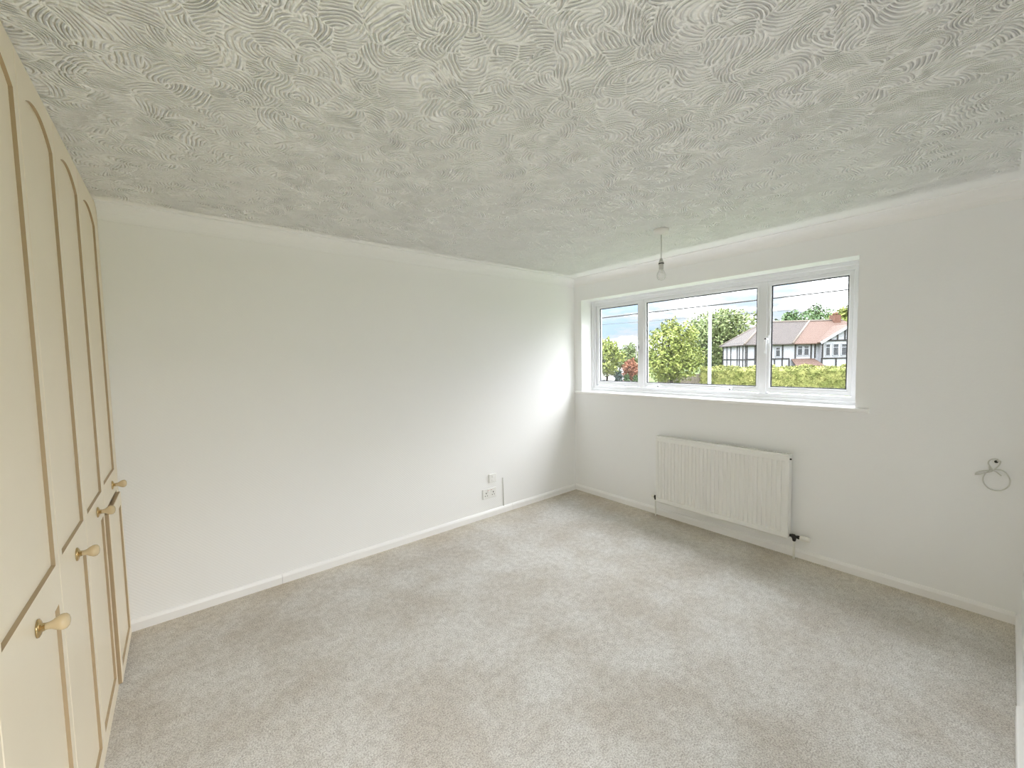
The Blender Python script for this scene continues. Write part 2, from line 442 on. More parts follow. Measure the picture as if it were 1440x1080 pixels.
# coving
CA = 0.077
def cove(n=8):
    pts = []
    for k in range(n + 1):
        a = (math.pi / 2) * k / n
        pts.append((CA * (1 - math.sin(a)) , CA * (1 - math.cos(a))))    # (off wall, below ceiling)
    return pts
cv = cove()
lip = 0.007
prof_r = [(W, H)] + [(W, H-CA-lip), (W-lip, H-CA-lip)] + [(W - o - lip, H - d - lip) for o, d in reversed(cv)] + [(W-CA-lip, H)]
struct(MB().extrude(prof_r, 'y', NEAR, D, smooth=False).build('trim_1', M['gloss']), 'white plaster coving above the window wall')
prof_b = [(D, H)] + [(D, H-CA-lip), (D-lip, H-CA-lip)] + [(D - o - lip, H - d - lip) for o, d in reversed(cv)] + [(D-CA-lip, H)]
struct(MB().extrude(prof_b, 'x', 0.0, W, smooth=False).build('trim_2', M['wall']), 'white plaster coving above the plain wall')
prof_f = [(NEAR, H), (NEAR, H-CA-lip), (NEAR+lip, H-CA-lip)] + [(NEAR + o + lip, H - d - lip) for o, d in reversed(cv)] + [(NEAR+CA+lip, H)]
struct(MB().extrude(prof_f, 'x', 0.0, W, smooth=False).build('trim_3', M['wall']), 'white plaster coving above the doorway wall')

# skirting boards: chamfered profile
SK, ST = 0.064, 0.018
def skprof(base, sgn):
    return [(base, 0), (base + sgn*ST, 0), (base + sgn*ST, SK-0.018), (base + sgn*(ST-0.006), SK-0.006), (base + sgn*(ST-0.011), SK), (base, SK)]
bb = struct(empty('baseboard_back', (1.9, D, 0)), 'white painted skirting board along the plain wall')
xs = [0.0, 0.775, 2.837, W - ST]
for a, c in zip(xs[:-1], xs[1:]):
    o = MB().extrude([(p - D, z) for p, z in skprof(D, -1)], 'x', a - 1.9 + (0.0012 if a > 0 else 0), c - 1.9 - (0.0012 if c < 3.7 else 0)).build('board', M['gloss'], bb)
struct(MB().extrude(skprof(W, -1), 'y', NEAR + ST, D).build('baseboard_right', M['gloss']), 'white painted skirting board under the window')
bf = struct(MB().extrude(skprof(NEAR, 1), 'x', DX1 + 0.08, W).build('baseboard_front', M['gloss']), 'white painted skirting board by the doorway')
# boxed pipe casing lower on the doorway wall
struct(MB().box(1.06, 2.86, NEAR, NEAR + 0.0235, 0.0, 0.075).build('trim_4', M['gloss'], bevel=0.006), 'white boxed casing in front of the skirting')
# door casing
struct(MB().box(DX0-0.06, DX0+0.0, NEAR, NEAR+0.016, 0, DZ+0.06).box(DX1, DX1+0.06, NEAR, NEAR+0.016, 0, DZ+0.06)
       .box(DX0, DX1, NEAR, NEAR+0.016, DZ, DZ+0.06).build('trim_5', M['gloss']), 'white architrave around the doorway')

# ------------------------------------------------------------------ window
win = struct(empty('window_1', (W + 0.18, (OY0+OY1)/2, OZ0)), 'white three-pane plastic window set in a deep reveal')
wo_ = Vector((W + 0.18, (OY0+OY1)/2, OZ0))
def wloc(o):
    o.location = -wo_; return o
XF = W + 0.182                                         # room face of the frame
panes = [(2.523, 3.015), (1.399, 2.420), (0.808, 1.291)]
GZ0, GZ1, GX = 1.255, 2.064, W + 0.214
fr_ = MB()
fr_.ring_yz(OY0, OY1, OZ0, OZ1, 0.058, XF, XF + 0.075)
wloc(fr_.build('frame', M['pvc'], win))
wloc(MB().ring_yz(OY0, OY1, OZ0, OZ1, 0.030, XF - 0.012, XF + 0.002, 0.005).build('frame_lip', M['pvc'], win))
for yc in ((2.523 + 2.420) / 2, (1.399 + 1.291) / 2):
    wloc(MB().box(XF + 0.001, XF + 0.075, yc - 0.026, yc + 0.026, OZ0 + 0.058, OZ1 - 0.058).build('mullion', M['pvc'], win, bevel=0.004))
for k, (a, c) in enumerate(panes):
    sa, sc_ = a - 0.040, c + 0.040
    sz0, sz1 = GZ0 - 0.046, GZ1 + 0.038
    sash = wloc(MB().ring_yz(sa, sc_, sz0, sz1, 0.034, XF + 0.008, XF + 0.06, 0.006).build('sash', M['pvc'], win))
    # glazing bead, sloping to the glass, black gasket and the pane
    def lp(d): return [(a-d, GZ0-d), (c+d, GZ0-d), (c+d, GZ1+d), (a-d, GZ1+d)]
    bd = MB(); i = 0
    L = [(lp(0.012), XF + 0.010), (lp(0.004), XF + 0.012), (lp(0.002), GX - 0.004), (lp(0.012), GX)]
    for l, x in L: bd.v += [(x, y, z) for y, z in l]
    for j in range(4):
        for q in range(4):
            j2, q2 = (j+1) % 4, (q+1) % 4
            bd.f.append((j*4+q, j2*4+q, j2*4+q2, j*4+q2)); bd.smooth.append(False)
    o = bd.build('glazing_bead', M['pvc'], sash)
    o = MB().ring_yz(a - 0.004, c + 0.004, GZ0 - 0.004, GZ1 + 0.004, 0.009, GX - 0.009, GX, 0.001).build('gasket', M['gasket'], sash)
    MB().box(GX, GX + 0.004, a - 0.006, c + 0.006, GZ0 - 0.006, GZ1 + 0.006).build('pane', M['glass'], sash)
    # handles (sub-parts of the sash)
    def handle(y, z, d):
        """d: lever direction in (dy, dz)"""
        hb_ = MB().box(XF - 0.006, XF + 0.009, y - 0.012, y + 0.012, z - 0.030 if d[1] else z - 0.011, z + 0.030 if d[1] else z + 0.011)
        hb_.build('handle_base', M['pvc'], sash, bevel=0.003)
        p0 = (XF - 0.004, y, z); p1 = (XF - 0.034, y, z); p2 = (XF - 0.042, y + d[0]*0.02, z + d[1]*0.02); p3 = (XF - 0.042, y + d[0]*0.115, z + d[1]*0.115)
        MB().tube([p0, p1, p2, p3], [0.010, 0.010, 0.009, 0.006], 10).build('handle', M['pvc'] if k != 0 else M['chrome'], sash)
        MB().lathe([(0.0075, 0), (0.0075, -0.003)], (XF - 0.040, y, z), 'x', 12).build('lock_button', M['dark'], sash)
    if k == 0: handle(a - 0.022, 1.62, (0, -1))
    elif k == 2: handle(c + 0.022, 1.64, (0, -1))
    else:
        handle(2.26, GZ0 - 0.030, (1, 0)); handle(1.585, GZ0 - 0.030, (1, 0))
sill = MB()
sill.extrude([(W-0.032, 1.122), (W-0.026, 1.118), (W-0.0005, 1.118), (W-0.0005, OZ0+0.003), (W-0.028, OZ0+0.003), (W-0.032, OZ0-0.003)], 'y', 0.642, 3.194)
sill.box(W - 0.0005, XF + 0.004, OY0 + 0.001, OY1 - 0.001, OZ0 + 0.0005, OZ0 + 0.003)
wloc(sill.build('window_sill', M['gloss'], win))

# ------------------------------------------------------------------ fitted wardrobe
ward = tag(empty('fitted_wardrobe', (-0.3, 1.6, 0)), 'cream fitted wardrobe with arched panel doors and small round knobs along one wall', 'wardrobe')
wlo = Vector((-0.3, 1.6, 0))
def wp(o): o.location = -wlo; return o
wp(MB().box(-0.60, -0.048, 0.02, D - 0.002, 0.0, 2.392).build('carcass', M['cream_dark'], ward))
wp(MB().box(-0.022, -0.001, 3.1365, D - 0.002, 0.0, 2.396).build('filler_strip', M['cream'], ward))
wp(MB().box(-0.022, -0.004, 0.02, 3.136, 2.388, 2.3985).build('top_strip', M['cream'], ward))
wp(MB().box(-0.03, -0.003, 0.02, 3.136, 0.0, 0.022).build('plinth', M['cream'], ward))

def door_mesh(w, z0, z1, loops, name, depth=0.008, bev=0.004, th=0.019):
    """slab in the yz plane, front at x=0, with recessed panels; loops = lists of (y,z), anticlockwise"""
    bm = bmesh.new()
    rim = 0.0025
    def lv(l, x): return [bm.verts.new((x, y, z)) for y, z in l]
    def bridge(A, B):
        n = len(A)
        for k in range(n): bm.faces.new((A[k], A[(k+1) % n], B[(k+1) % n], B[k]))
    o0 = [(0, z0), (w, z0), (w, z1), (0, z1)]
    o1 = [(rim, z0+rim), (w-rim, z0+rim), (w-rim, z1-rim), (rim, z1-rim)]
    back, side, front = lv(o0, -th), lv(o0, -rim), lv(o1, 0.0)
    bridge(back, side); bridge(side, front); bm.faces.new(back[::-1])
    edges = []
    for k in range(4): edges.append(bm.edges.get((front[k], front[(k+1) % 4])) )
    for l in loops:
        cx_ = sum(p[0] for p in l) / len(l); cz_ = sum(p[1] for p in l) / len(l)
        hw = max(abs(p[0]-cx_) for p in l); hz = max(abs(p[1]-cz_) for p in l)
        inn = [(cx_ + (y-cx_) * (hw-bev)/hw, cz_ + (z-cz_) * (hz-bev)/hz) for y, z in l]
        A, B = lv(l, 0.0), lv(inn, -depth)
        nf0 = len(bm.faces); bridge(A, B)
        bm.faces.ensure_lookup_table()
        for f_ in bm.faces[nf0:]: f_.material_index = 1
        bm.faces.new(B)
        for k in range(len(A)): edges.append(bm.edges.get((A[k], A[(k+1) % len(A)])))
    bmesh.ops.triangle_fill(bm, use_beauty=True, use_dissolve=False, edges=edges, normal=(1, 0, 0))
    bmesh.ops.recalc_face_normals(bm, faces=bm.faces)
    me = bpy.data.meshes.new(name); bm.to_mesh(me); bm.free()
    me.materials.append(M['cream']); me.materials.append(M['brown_edge'])
    return me
def arch_loop(w, s, zb, zc, za, n=18):
    pts = [(s, zb), (w - s, zb)]
    half = (w - 2*s) / 2; rise = za - zc; R = (half*half + rise*rise) / (2*rise)
    for k in range(n + 1):
        y = half - 2*half*k/n
        pts.append((w/2 + y, zc + math.sqrt(R*R - y*y) - (R - rise)))
    return pts
def rect_loop(w, s, z0, z1): return [(s, z0), (w-s, z0), (w-s, z1), (s, z1)]
edges_y = [0.05, 0.395, 0.740, 1.262, 1.797, 2.228, 2.672, 3.135]
S = 0.040
knob_prof = [(0.0, 0.0), (0.022, 0.0), (0.022, 0.003), (0.017, 0.006), (0.0100, 0.008), (0.0088, 0.013)]
knob_prof2 = [(0.0084, 0.012), (0.0084, 0.018), (0.0100, 0.024), (0.0150, 0.031), (0.0185, 0.038), (0.0192, 0.043), (0.0178, 0.049), (0.0125, 0.0535), (0.0060, 0.0552), (0.0, 0.0555)]
knob_y = {3: 1.540, 4: 2.030, 5: 2.485, 6: 2.975}; knob_z = {3: 0.888, 4: 0.893, 5: 0.908, 6: 0.912}
for k in range(len(edges_y) - 1):
    y0, y1 = edges_y[k] + 0.0015, edges_y[k+1] - 0.0015
    w = y1 - y0
    last = k == len(edges_y) - 2
    if not last:
        me = door_mesh(w, 0.024, 2.386, [arch_loop(w, S, 0.962, 2.258, 2.318), rect_loop(w, S, 0.085, 0.850)], 'door')
    else:
        me = door_mesh(w, 0.852, 2.386, [arch_loop(w, S, 0.972, 2.248, 2.308)], 'door')
    d = bpy.data.objects.new('door', me); col.objects.link(d); d.parent = ward
    d.location = Vector((0, y0, 0)) - wlo
    kz = knob_z.get(k, 0.89)
    yk = knob_y[k] - y0 if k in knob_y else w / 2
    o = MB().lathe(knob_prof, (0, yk, kz), 'x', 20).build('knob_plate', M['brass'], d)
    o = MB().lathe(knob_prof2, (0, yk, kz), 'x', 20).build('knob', M['ceramic'], d)
    if last:
        me = door_mesh(w, 0.028, 0.838, [rect_loop(w, S, 0.085, 0.775)], 'lower_door')
        d2 = bpy.data.objects.new('lower_door', me); col.objects.link(d2); d2.parent = ward
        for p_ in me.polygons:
            if abs(p_.normal.x) < 0.3: p_.material_index = 1       # slab edges in the same darker brown
        d2.location = Vector((0.015, y0, 0)) - wlo
        d2['label'] = 'lower door standing slightly proud of the others'
        MB().box(-0.066, -0.0185, 0.02, w - 0.02, 0.05, 0.80).build('hinge_block', M['cream_dark'], d2)

# ------------------------------------------------------------------ radiator
RY0, RY1, RZ0, RZ1, RX = 1.068, 2.132, 0.150, 0.778, W - 0.102
rad = tag(empty('radiator', (W - 0.06, (RY0+RY1)/2, 0)), 'white fluted panel radiator fixed to the wall below the window', 'radiator')
rlo = Vector((W - 0.06, (RY0+RY1)/2, 0))
def rp(o): o.location = -rlo; return o
def flutes(xf, sgn):
    b_ = MB(); n = 32; pitch = (RY1 - RY0 - 0.03) / n
    ys = [RY0]; 
    zt, zt2, zb2, zb = RZ1 - 0.012, RZ1 - 0.050, RZ0 + 0.050, RZ0 + 0.012
    prof = [(RY0, 0.0)]
    for k in range(n):
        a = RY0 + 0.015 + k * pitch
        prof += [(a + pitch*0.12, 0.0), (a + pitch*0.24, 0.009), (a + pitch*0.76, 0.009), (a + pitch*0.88, 0.0)]
    prof.append((RY1, 0.0))
    rows = [(RZ0, 0.0, 0.012), (zb, 0.0, 0.0), (zb2 - 0.008, 0.0, 0.0), (zb2, 1.0, 0.0), (zt2, 1.0, 0.0), (zt2 + 0.005, 0.0, 0.0), (zt, 0.0, 0.0), (RZ1, 0.0, 0.012)]
    n2 = len(prof)
    for z, am, back in rows:
        for y, dd in prof:
            b_.v.append((xf + sgn * (dd * am + back), y, z))
    for j in range(len(rows) - 1):
        for q in range(n2 - 1):
            b_.f.append((j*n2+q, j*n2+q+1, (j+1)*n2+q+1, (j+1)*n2+q)); b_.smooth.append(False)
    # side and back skins give the panel its thickness
    xb = xf + sgn * 0.014
    b_.poly([(xf, RY0, zb), (xf, RY0, zt), (xb, RY0, RZ1), (xb, RY0, RZ0)])
    b_.poly([(xf, RY1, zb), (xf, RY1, zt), (xb, RY1, RZ1), (xb, RY1, RZ0)])
    b_.poly([(xb, RY0, RZ0), (xb, RY1, RZ0), (xb, RY1, RZ1), (xb, RY0, RZ1)])
    return b_
rp(flutes(RX, 1).build('front_panel', M['rad'], rad))
rp(flutes(W - 0.030, -1).build('back_panel', M['rad'], rad))
for y in (RY0 - 0.006, RY1 - 0.002):
    sp_ = MB().box(RX + 0.006, W - 0.028, y, y + 0.008, RZ0 + 0.01, RZ1 + 0.004)
    rp(sp_.build('side_cover', M['rad'], rad, bevel=0.003))
tg = MB()
tg.box(RX + 0.008, RX + 0.016, RY0, RY1, RZ1 - 0.004, RZ1 + 0.004).box(W - 0.036, W - 0.028, RY0, RY1, RZ1 - 0.004, RZ1 + 0.004)
for k in range(54):
    y = RY0 + 0.01 + k * (RY1 - RY0 - 0.02) / 53
    tg.box(RX + 0.016, W - 0.036, y - 0.0035, y + 0.0035, RZ1 - 0.003, RZ1 + 0.003)
rp(tg.build('top_grille', M['rad'], rad))
fins = MB(); 
zz = []
nf = 32; pt = (RY1 - RY0 - 0.06) / nf
for k in range(nf):
    y = RY0 + 0.03 + k * pt
    zz += [(RX + 0.016, y), (RX + 0.042, y + pt*0.1), (RX + 0.042, y + pt*0.5), (RX + 0.016, y + pt*0.6)]
i = 0
for z in (RZ0 + 0.06, RZ1 - 0.05): fins.v += [(x, y, z) for x, y in zz]
nn_ = len(zz)
for k in range(nn_ - 1): fins.f.append((k, k+1, nn_+k+1, nn_+k)); fins.smooth.append(False)
rp(fins.build('convector_fins', M['rad'], rad))
for y in (RY0 + 0.16, RY1 - 0.16):
    rp(MB().box(W - 0.030, W, y - 0.02, y + 0.02, RZ0 + 0.06, RZ1 - 0.08).build('wall_bracket', M['rad'], rad))
rp(MB().lathe([(0.006, 0), (0.006, 0.012), (0.004, 0.014)], (RX + 0.02, RY0 - 0.016, RZ1 - 0.03), 'y', 10).build('bleed_valve', M['valve'], rad))
# thermostatic valve, window-corner away end
VX = W - 0.058
tv = rp(MB().lathe([(0.010, 0.0), (0.013, 0.004), (0.013, 0.016), (0.010, 0.018), (0.010, 0.030), (0.015, 0.032), (0.015, 0.052), (0.011, 0.054), (0.011, 0.064)], (VX, RY0 - 0.072, RZ0 + 0.022), 'y', 14).build('thermostatic_valve', M['valve'], rad))
MB().lathe([(0.014, 0.0), (0.015, -0.006), (0.011, -0.026), (0.009, -0.03)], (VX, RY0 - 0.036, RZ0 + 0.016), 'z', 12).build('valve_elbow', M['valve'], tv)
MB().lathe([(0.014, 0.0), (0.019, -0.004), (0.020, -0.020), (0.018, -0.026), (0.018, -0.048), (0.019, -0.050), (0.017, -0.062), (0.0, -0.063)], (VX, RY0 - 0.072, RZ0 + 0.022), 'y', 18).build('valve_cap', M['cap'], tv)
MB().tube([(VX, RY0 - 0.036, RZ0 - 0.012), (VX, RY0 - 0.036, 0.0)], 0.0078, 12).build('pipe', M['pipe'], tv)
lv_ = rp(MB().lathe([(0.010, 0.0), (0.012, 0.004), (0.012, 0.012), (0.009, 0.014), (0.014, 0.018), (0.014, 0.038), (0.010, 0.040)], (VX, RY1 + 0.002, RZ0 + 0.036), 'y', 14).build('lockshield_valve', M['valve'], rad))
MB().lathe([(0.013, 0.0), (0.014, -0.006), (0.010, -0.022)], (VX, RY1 + 0.030, RZ0 + 0.030), 'z', 12).build('valve_elbow', M['valve'], lv_)
MB().lathe([(0.011, 0.0), (0.013, 0.004), (0.011, 0.026), (0.0, 0.027)], (VX, RY1 + 0.042, RZ0 + 0.036), 'y', 14).build('valve_cap', M['cap'], lv_)
MB().tube([(VX, RY1 + 0.030, RZ0 + 0.010), (VX, RY1 + 0.030, 0.0)], 0.0055, 10).build('pipe', M['pipe'], lv_)

# ------------------------------------------------------------------ pendant light
PX, PY = 2.95, 1.636
pen = tag(empty('pendant_light', (PX, PY, H)), 'white ceiling rose with a short flex and one bare clear bulb', 'ceiling light')
MB().lathe([(0.052, 0.0), (0.052, -0.012), (0.046, -0.024), (0.012, -0.030), (0.006, -0.036), (0.0, -0.036)], (0, 0, 0), 'z', 28).build('ceiling_rose', M['plastic'], pen)
MB().tube([(0, 0, -0.03), (0.001, 0, -0.10), (0.0, 0, -0.20)], 0.0035, 8).build('flex', M['flex'], pen)
MB().lathe([(0.004, 0.0), (0.010, -0.004), (0.013, -0.020), (0.017, -0.024), (0.017, -0.034)], (0, 0, -0.196), 'z', 20).build('lamp_holder', M['flex'], pen)
MB().lathe([(0.0185, 0.0), (0.0185, -0.006)], (0, 0, -0.230), 'z', 20).build('shade_ring', M['dark'], pen)
MB().lathe([(0.0155, 0.0), (0.0155, -0.034), (0.013, -0.036)], (0, 0, -0.236), 'z', 20).build('lamp_cap', M['flex'], pen)
bl = MB().lathe([(0.0125, 0.0), (0.014, -0.012), (0.020, -0.024), (0.028, -0.040), (0.031, -0.055), (0.0275, -0.071), (0.018, -0.082), (0.007, -0.0865), (0.0, -0.087)], (0, 0, -0.262), 'z', 24, cap=False).build('bulb', M['bulb'], pen)
MB().lathe([(0.005, 0.0), (0.0035, -0.03), (0.006, -0.034)], (0, 0, -0.262), 'z', 10).build('filament_stem', M['plastic'], bl)

# ------------------------------------------------------------------ sockets on the plain wall
ds_ = tag(empty('double_socket', (2.560, D, 0.230)), 'white double electric socket low on the plain wall under a smaller plate', 'socket')
MB().box(-0.080, 0.080, -0.010, 0.0, -0.048, 0.048).build('plate', M['plastic'], ds_, bevel=0.004)
for s in (-1, 1):
    cx_ = s * 0.042
    hole = MB().box(cx_ - 0.004, cx_ + 0.004, -0.0108, -0.009, 0.000, 0.013)
    hole.build('earth_slot', M['dark'], ds_)
    for q in (-1, 1):
        MB().box(cx_ + q*0.012 - 0.004, cx_ + q*0.012 + 0.004, -0.0108, -0.009, -0.022, -0.015).build('pin_slot', M['dark'], ds_)
    MB().box(s*0.018 - 0.008, s*0.018 + 0.008, -0.015, -0.009, 0.010, 0.036).build('switch', M['plastic'], ds_, bevel=0.002)
    MB().box(s*0.018 - 0.006, s*0.018 + 0.006, -0.0156, -0.014, 0.031, 0.034).build('switch_mark', new_mat('red_mark', (0.5, 0.08, 0.06)) if s < 0 else bpy.data.materials['red_mark'], ds_)
sp_ = tag(empty('fused_spur', (2.600, D, 0.372)), 'small square white wall plate above the double socket', 'wall plate')
MB().box(-0.043, 0.043, -0.013, 0.0, -0.042, 0.042).build('plate', M['plastic'], sp_, bevel=0.004)
MB().box(-0.012, 0.012, -0.017, -0.012, 0.004, 0.030).build('switch', M['plastic'], sp_, bevel=0.002)
MB().box(-0.014, 0.014, -0.015, -0.012, -0.030, -0.008).build('fuse_cover', M['plastic'], sp_, bevel=0.002)
tc_ = MB().tube([(0, 0, 0.0), (0.002, 0, -0.12), (0.004, 0, -0.285)], 0.0042, 8)
tag(tc_.build('wall_cable', M['cable'], None, (2.727, D - 0.0045, 0.349)), 'thin pale cable running straight down the wall to the skirting beside the sockets', 'cable')

# ------------------------------------------------------------------ aerial cable on the window wall
def wall_pt(px, py, off):
    d = ray(px, py); tt = (W - off - CAM.x) / d.x
    return CAM + d * tt
ac = tag(empty('aerial_cable', (W, 0.105, 0.89)), 'pale loose cable looped and knotted, hanging from the window wall', 'cable')
alo = Vector((W, 0.105, 0.89))
def acp(o): o.location = -alo; return o
def smooth_path(pts, n=8, closed=False):
    out = []; P_ = [Vector(p) for p in pts]; L = len(P_)
    rng = range(L) if closed else range(L - 1)
    for k in rng:
        p0 = P_[(k-1) % L] if closed or k > 0 else P_[k]; p1 = P_[k]; p2 = P_[(k+1) % L]; p3 = P_[(k+2) % L] if closed or k + 2 < L else P_[-1]
        for q in range(n):
            s = q / n
            out.append(0.5*((2*p1) + (p2-p0)*s + (2*p0-5*p1+4*p2-p3)*s*s + (3*p1-p0-3*p2+p3)*s**3))
    if not closed: out.append(P_[-1])
    return out
path = [(1404, 649, 0.0), (1407, 649, .012), (1405, 654, .016), (1400, 659, .016), (1394, 663, .015), (1386, 664.5, .014), (1377, 667, .012), (1371.5, 667, .010), (1374, 664, .008), (1382, 662, .010), (1392, 661, .014),
        (1400, 660.5, .016), (1410, 662, .014), (1417, 668, .012), (1420.5, 676, .010), (1418, 684, .010), (1410, 689, .010), (1400, 690, .010), (1390, 686.5, .010), (1384, 680, .010), (1382, 673, .011), (1385, 666, .013), (1391, 661, .018), (1391, 656, .018),
        (1393, 659, .020), (1398, 662, .020), (1403, 665, .018), (1408, 669, .012)]
acp(MB().tube(smooth_path([wall_pt(*p) for p in path], 5), 0.0032, 8).build('cable', M['cable'], ac))
loop2 = [(1403, 649, .004), (1402, 646, .010), (1396, 645.5, .014), (1391, 648, .016), (1390, 652, .018), (1394, 658, .020), (1398, 662, .021)]
acp(MB().tube(smooth_path([wall_pt(*p) for p in loop2], 5), 0.0032, 8).build('cable_loop', M['cable'], ac))
pc = wall_pt(1401, 649, 0)
acp(MB().lathe([(0.017, 0.0), (0.017, -0.003), (0.013, -0.006), (0.0, -0.006)], (W, pc.y, pc.z), 'x', 16).build('grommet', M['plastic'], ac))
acp(MB().lathe([(0.008, -0.0062), (0.008, -0.0066), (0.0, -0.0066)], (W, pc.y, pc.z), 'x', 12).build('hole', M['dark'], ac))
# ------------------------------------------------------------------ outside: materials
ZG = -2.6
M['grass'] = new_mat('mown_grass', (0.0450, 0.0675, 0.0180), 0.9, spec=0.1); mottle(M['grass'], (0.0330, 0.0540, 0.0150), (0.0600, 0.0780, 0.0240), 1.3)
M['tarmac'] = new_mat('pale_worn_tarmac', (0.0880, 0.0864, 0.0848), 0.85, spec=0.2); mottle(M['tarmac'], (0.0768, 0.0752, 0.0736), (0.0992, 0.0976, 0.0960), 2.0)
M['paving'] = new_mat('concrete_paving', (0.1120, 0.1056, 0.0928), 0.9, spec=0.2); mottle(M['paving'], (0.0960, 0.0896, 0.0784), (0.1248, 0.1168, 0.1024), 1.5)
M['render'] = new_mat('white_render', (0.2210, 0.2288, 0.2470), 0.8, spec=0.2)
M['timber'] = new_mat('dark_stained_timber', (0.010, 0.010, 0.012), 0.6, spec=0.3)
M['slate'] = new_mat('grey_brown_roof_tile', (0.0382, 0.0331, 0.0319), 0.8, spec=0.2); mottle(M['slate'], (0.0319, 0.0281, 0.0268), (0.0459, 0.0395, 0.0370), 5.0)
M['redtile'] = new_mat('red_clay_roof_tile', (0.0626, 0.0394, 0.0313), 0.8, spec=0.2)
t, b, ln = nodes(M['redtile']); tcn = N(t, 'ShaderNodeTexCoord')
wv_ = N(t, 'ShaderNodeTexWave', wave_type='BANDS', bands_direction='Z', inp={'Scale': 1.6, 'Distortion': 1.0}); ln(tcn.outputs['Object'], wv_.inputs['Vector'])
r_ = N(t, 'ShaderNodeValToRGB'); r_.color_ramp.elements[0].color = (0.050, 0.029, 0.023, 1); r_.color_ramp.elements[1].color = (0.070, 0.047, 0.037, 1)
ln(wv_.outputs['Fac'], r_.inputs['Fac']); ln(r_.outputs['Color'], b.inputs['Base Color'])
M['hiptile'] = new_mat('pale_hip_tile', (0.0975, 0.0825, 0.0705), 0.8, spec=0.2)
M['brick'] = new_mat('red_chimney_brick', (0.0900, 0.0450, 0.0324), 0.85, spec=0.2)
M['hglass'] = new_mat('house_window_glass', (0.0270, 0.0300, 0.0360), 0.15)
M['bark'] = new_mat('grey_brown_bark', (0.018, 0.014, 0.011), 0.9, spec=0.1)
def leaf_mat(name, c0, c1):
    mt = new_mat(name, c0, 0.7, spec=0.15)
    t, b, ln = nodes(mt)
    ob = N(t, 'ShaderNodeTexCoord'); nz_ = N(t, 'ShaderNodeTexNoise', inp={'Scale': 2.2, 'Detail': 4.0}); ln(ob.outputs['Object'], nz_.inputs['Vector'])
    r = N(t, 'ShaderNodeValToRGB'); r.color_ramp.elements[0].position = 0.38; r.color_ramp.elements[1].position = 0.62
    r.color_ramp.elements[0].color = (*c0, 1); r.color_ramp.elements[1].color = (*c1, 1)
    ln(nz_.outputs['Fac'], r.inputs['Fac']); ln(r.outputs['Color'], b.inputs['Base Color'])
    return mt
M['leaf_lime'] = leaf_mat('lime_green_leaves', (0.0870, 0.1160, 0.0232), (0.1740, 0.1972, 0.0522))
M['leaf_pale'] = leaf_mat('pale_grey_green_leaves', (0.0801, 0.1109, 0.0431), (0.1478, 0.1786, 0.0739))
M['leaf_dark'] = leaf_mat('dark_green_leaves', (0.0312, 0.0624, 0.0260), (0.0676, 0.1092, 0.0416))
M['leaf_blue'] = leaf_mat('blue_green_leaves', (0.0280, 0.0520, 0.0440), (0.0520, 0.0840, 0.0720))
M['leaf_red'] = leaf_mat('copper_red_leaves', (0.1300, 0.0468, 0.0260), (0.1950, 0.0884, 0.0520))
M['leaf_hedge'] = leaf_mat('yellow_green_hedge_leaves', (0.0867, 0.1020, 0.0255), (0.1836, 0.1887, 0.0612))
M['post'] = new_mat('galvanised_steel', (0.1100, 0.1240, 0.1360), 0.5, 0.2)
M['wire'] = new_mat('black_wire', (0.014, 0.015, 0.016), 0.5)
M['fence'] = new_mat('pale_fence_board', (0.0992, 0.0832, 0.0672), 0.8, spec=0.2)
M['binp'] = new_mat('dark_green_plastic', (0.010, 0.022, 0.016), 0.5)

# ------------------------------------------------------------------ outside: ground
struct(MB().box(-120, 260, -160, 220, ZG - 0.5, ZG).build('ground', M['grass']))
def strip(name, p0, p1, w, z, mat):
    p0, p1 = Vector(p0), Vector(p1); d = (p1 - p0).normalized(); n = Vector((-d.y, d.x)) * (w / 2)
    a, b_, c, e = p0 - n, p1 - n, p1 + n, p0 + n
    o = MB(); i = 0
    lo = ZG - 0.05
    o.v = [(q.x, q.y, lo) for q in (a, b_, c, e)] + [(q.x, q.y, ZG + z) for q in (a, b_, c, e)]
    o.f = [(3,2,1,0), (4,5,6,7), (0,1,5,4), (1,2,6,5), (2,3,7,6), (3,0,4,7)]; o.smooth = [False]*6
    return struct(o.build(name, mat))
strip('road', (22, -80), (22, 26), 7.0, 0.02, M['tarmac'])
strip('side_road', (25.5, 21), (150, 112), 9.0, 0.025, M['tarmac'])
strip('pavement', (27.5, -80), (27.5, 20), 2.2, 0.10, M['paving'])
strip('pavement_near', (16.6, -80), (16.6, 60), 2.2, 0.10, M['paving'])

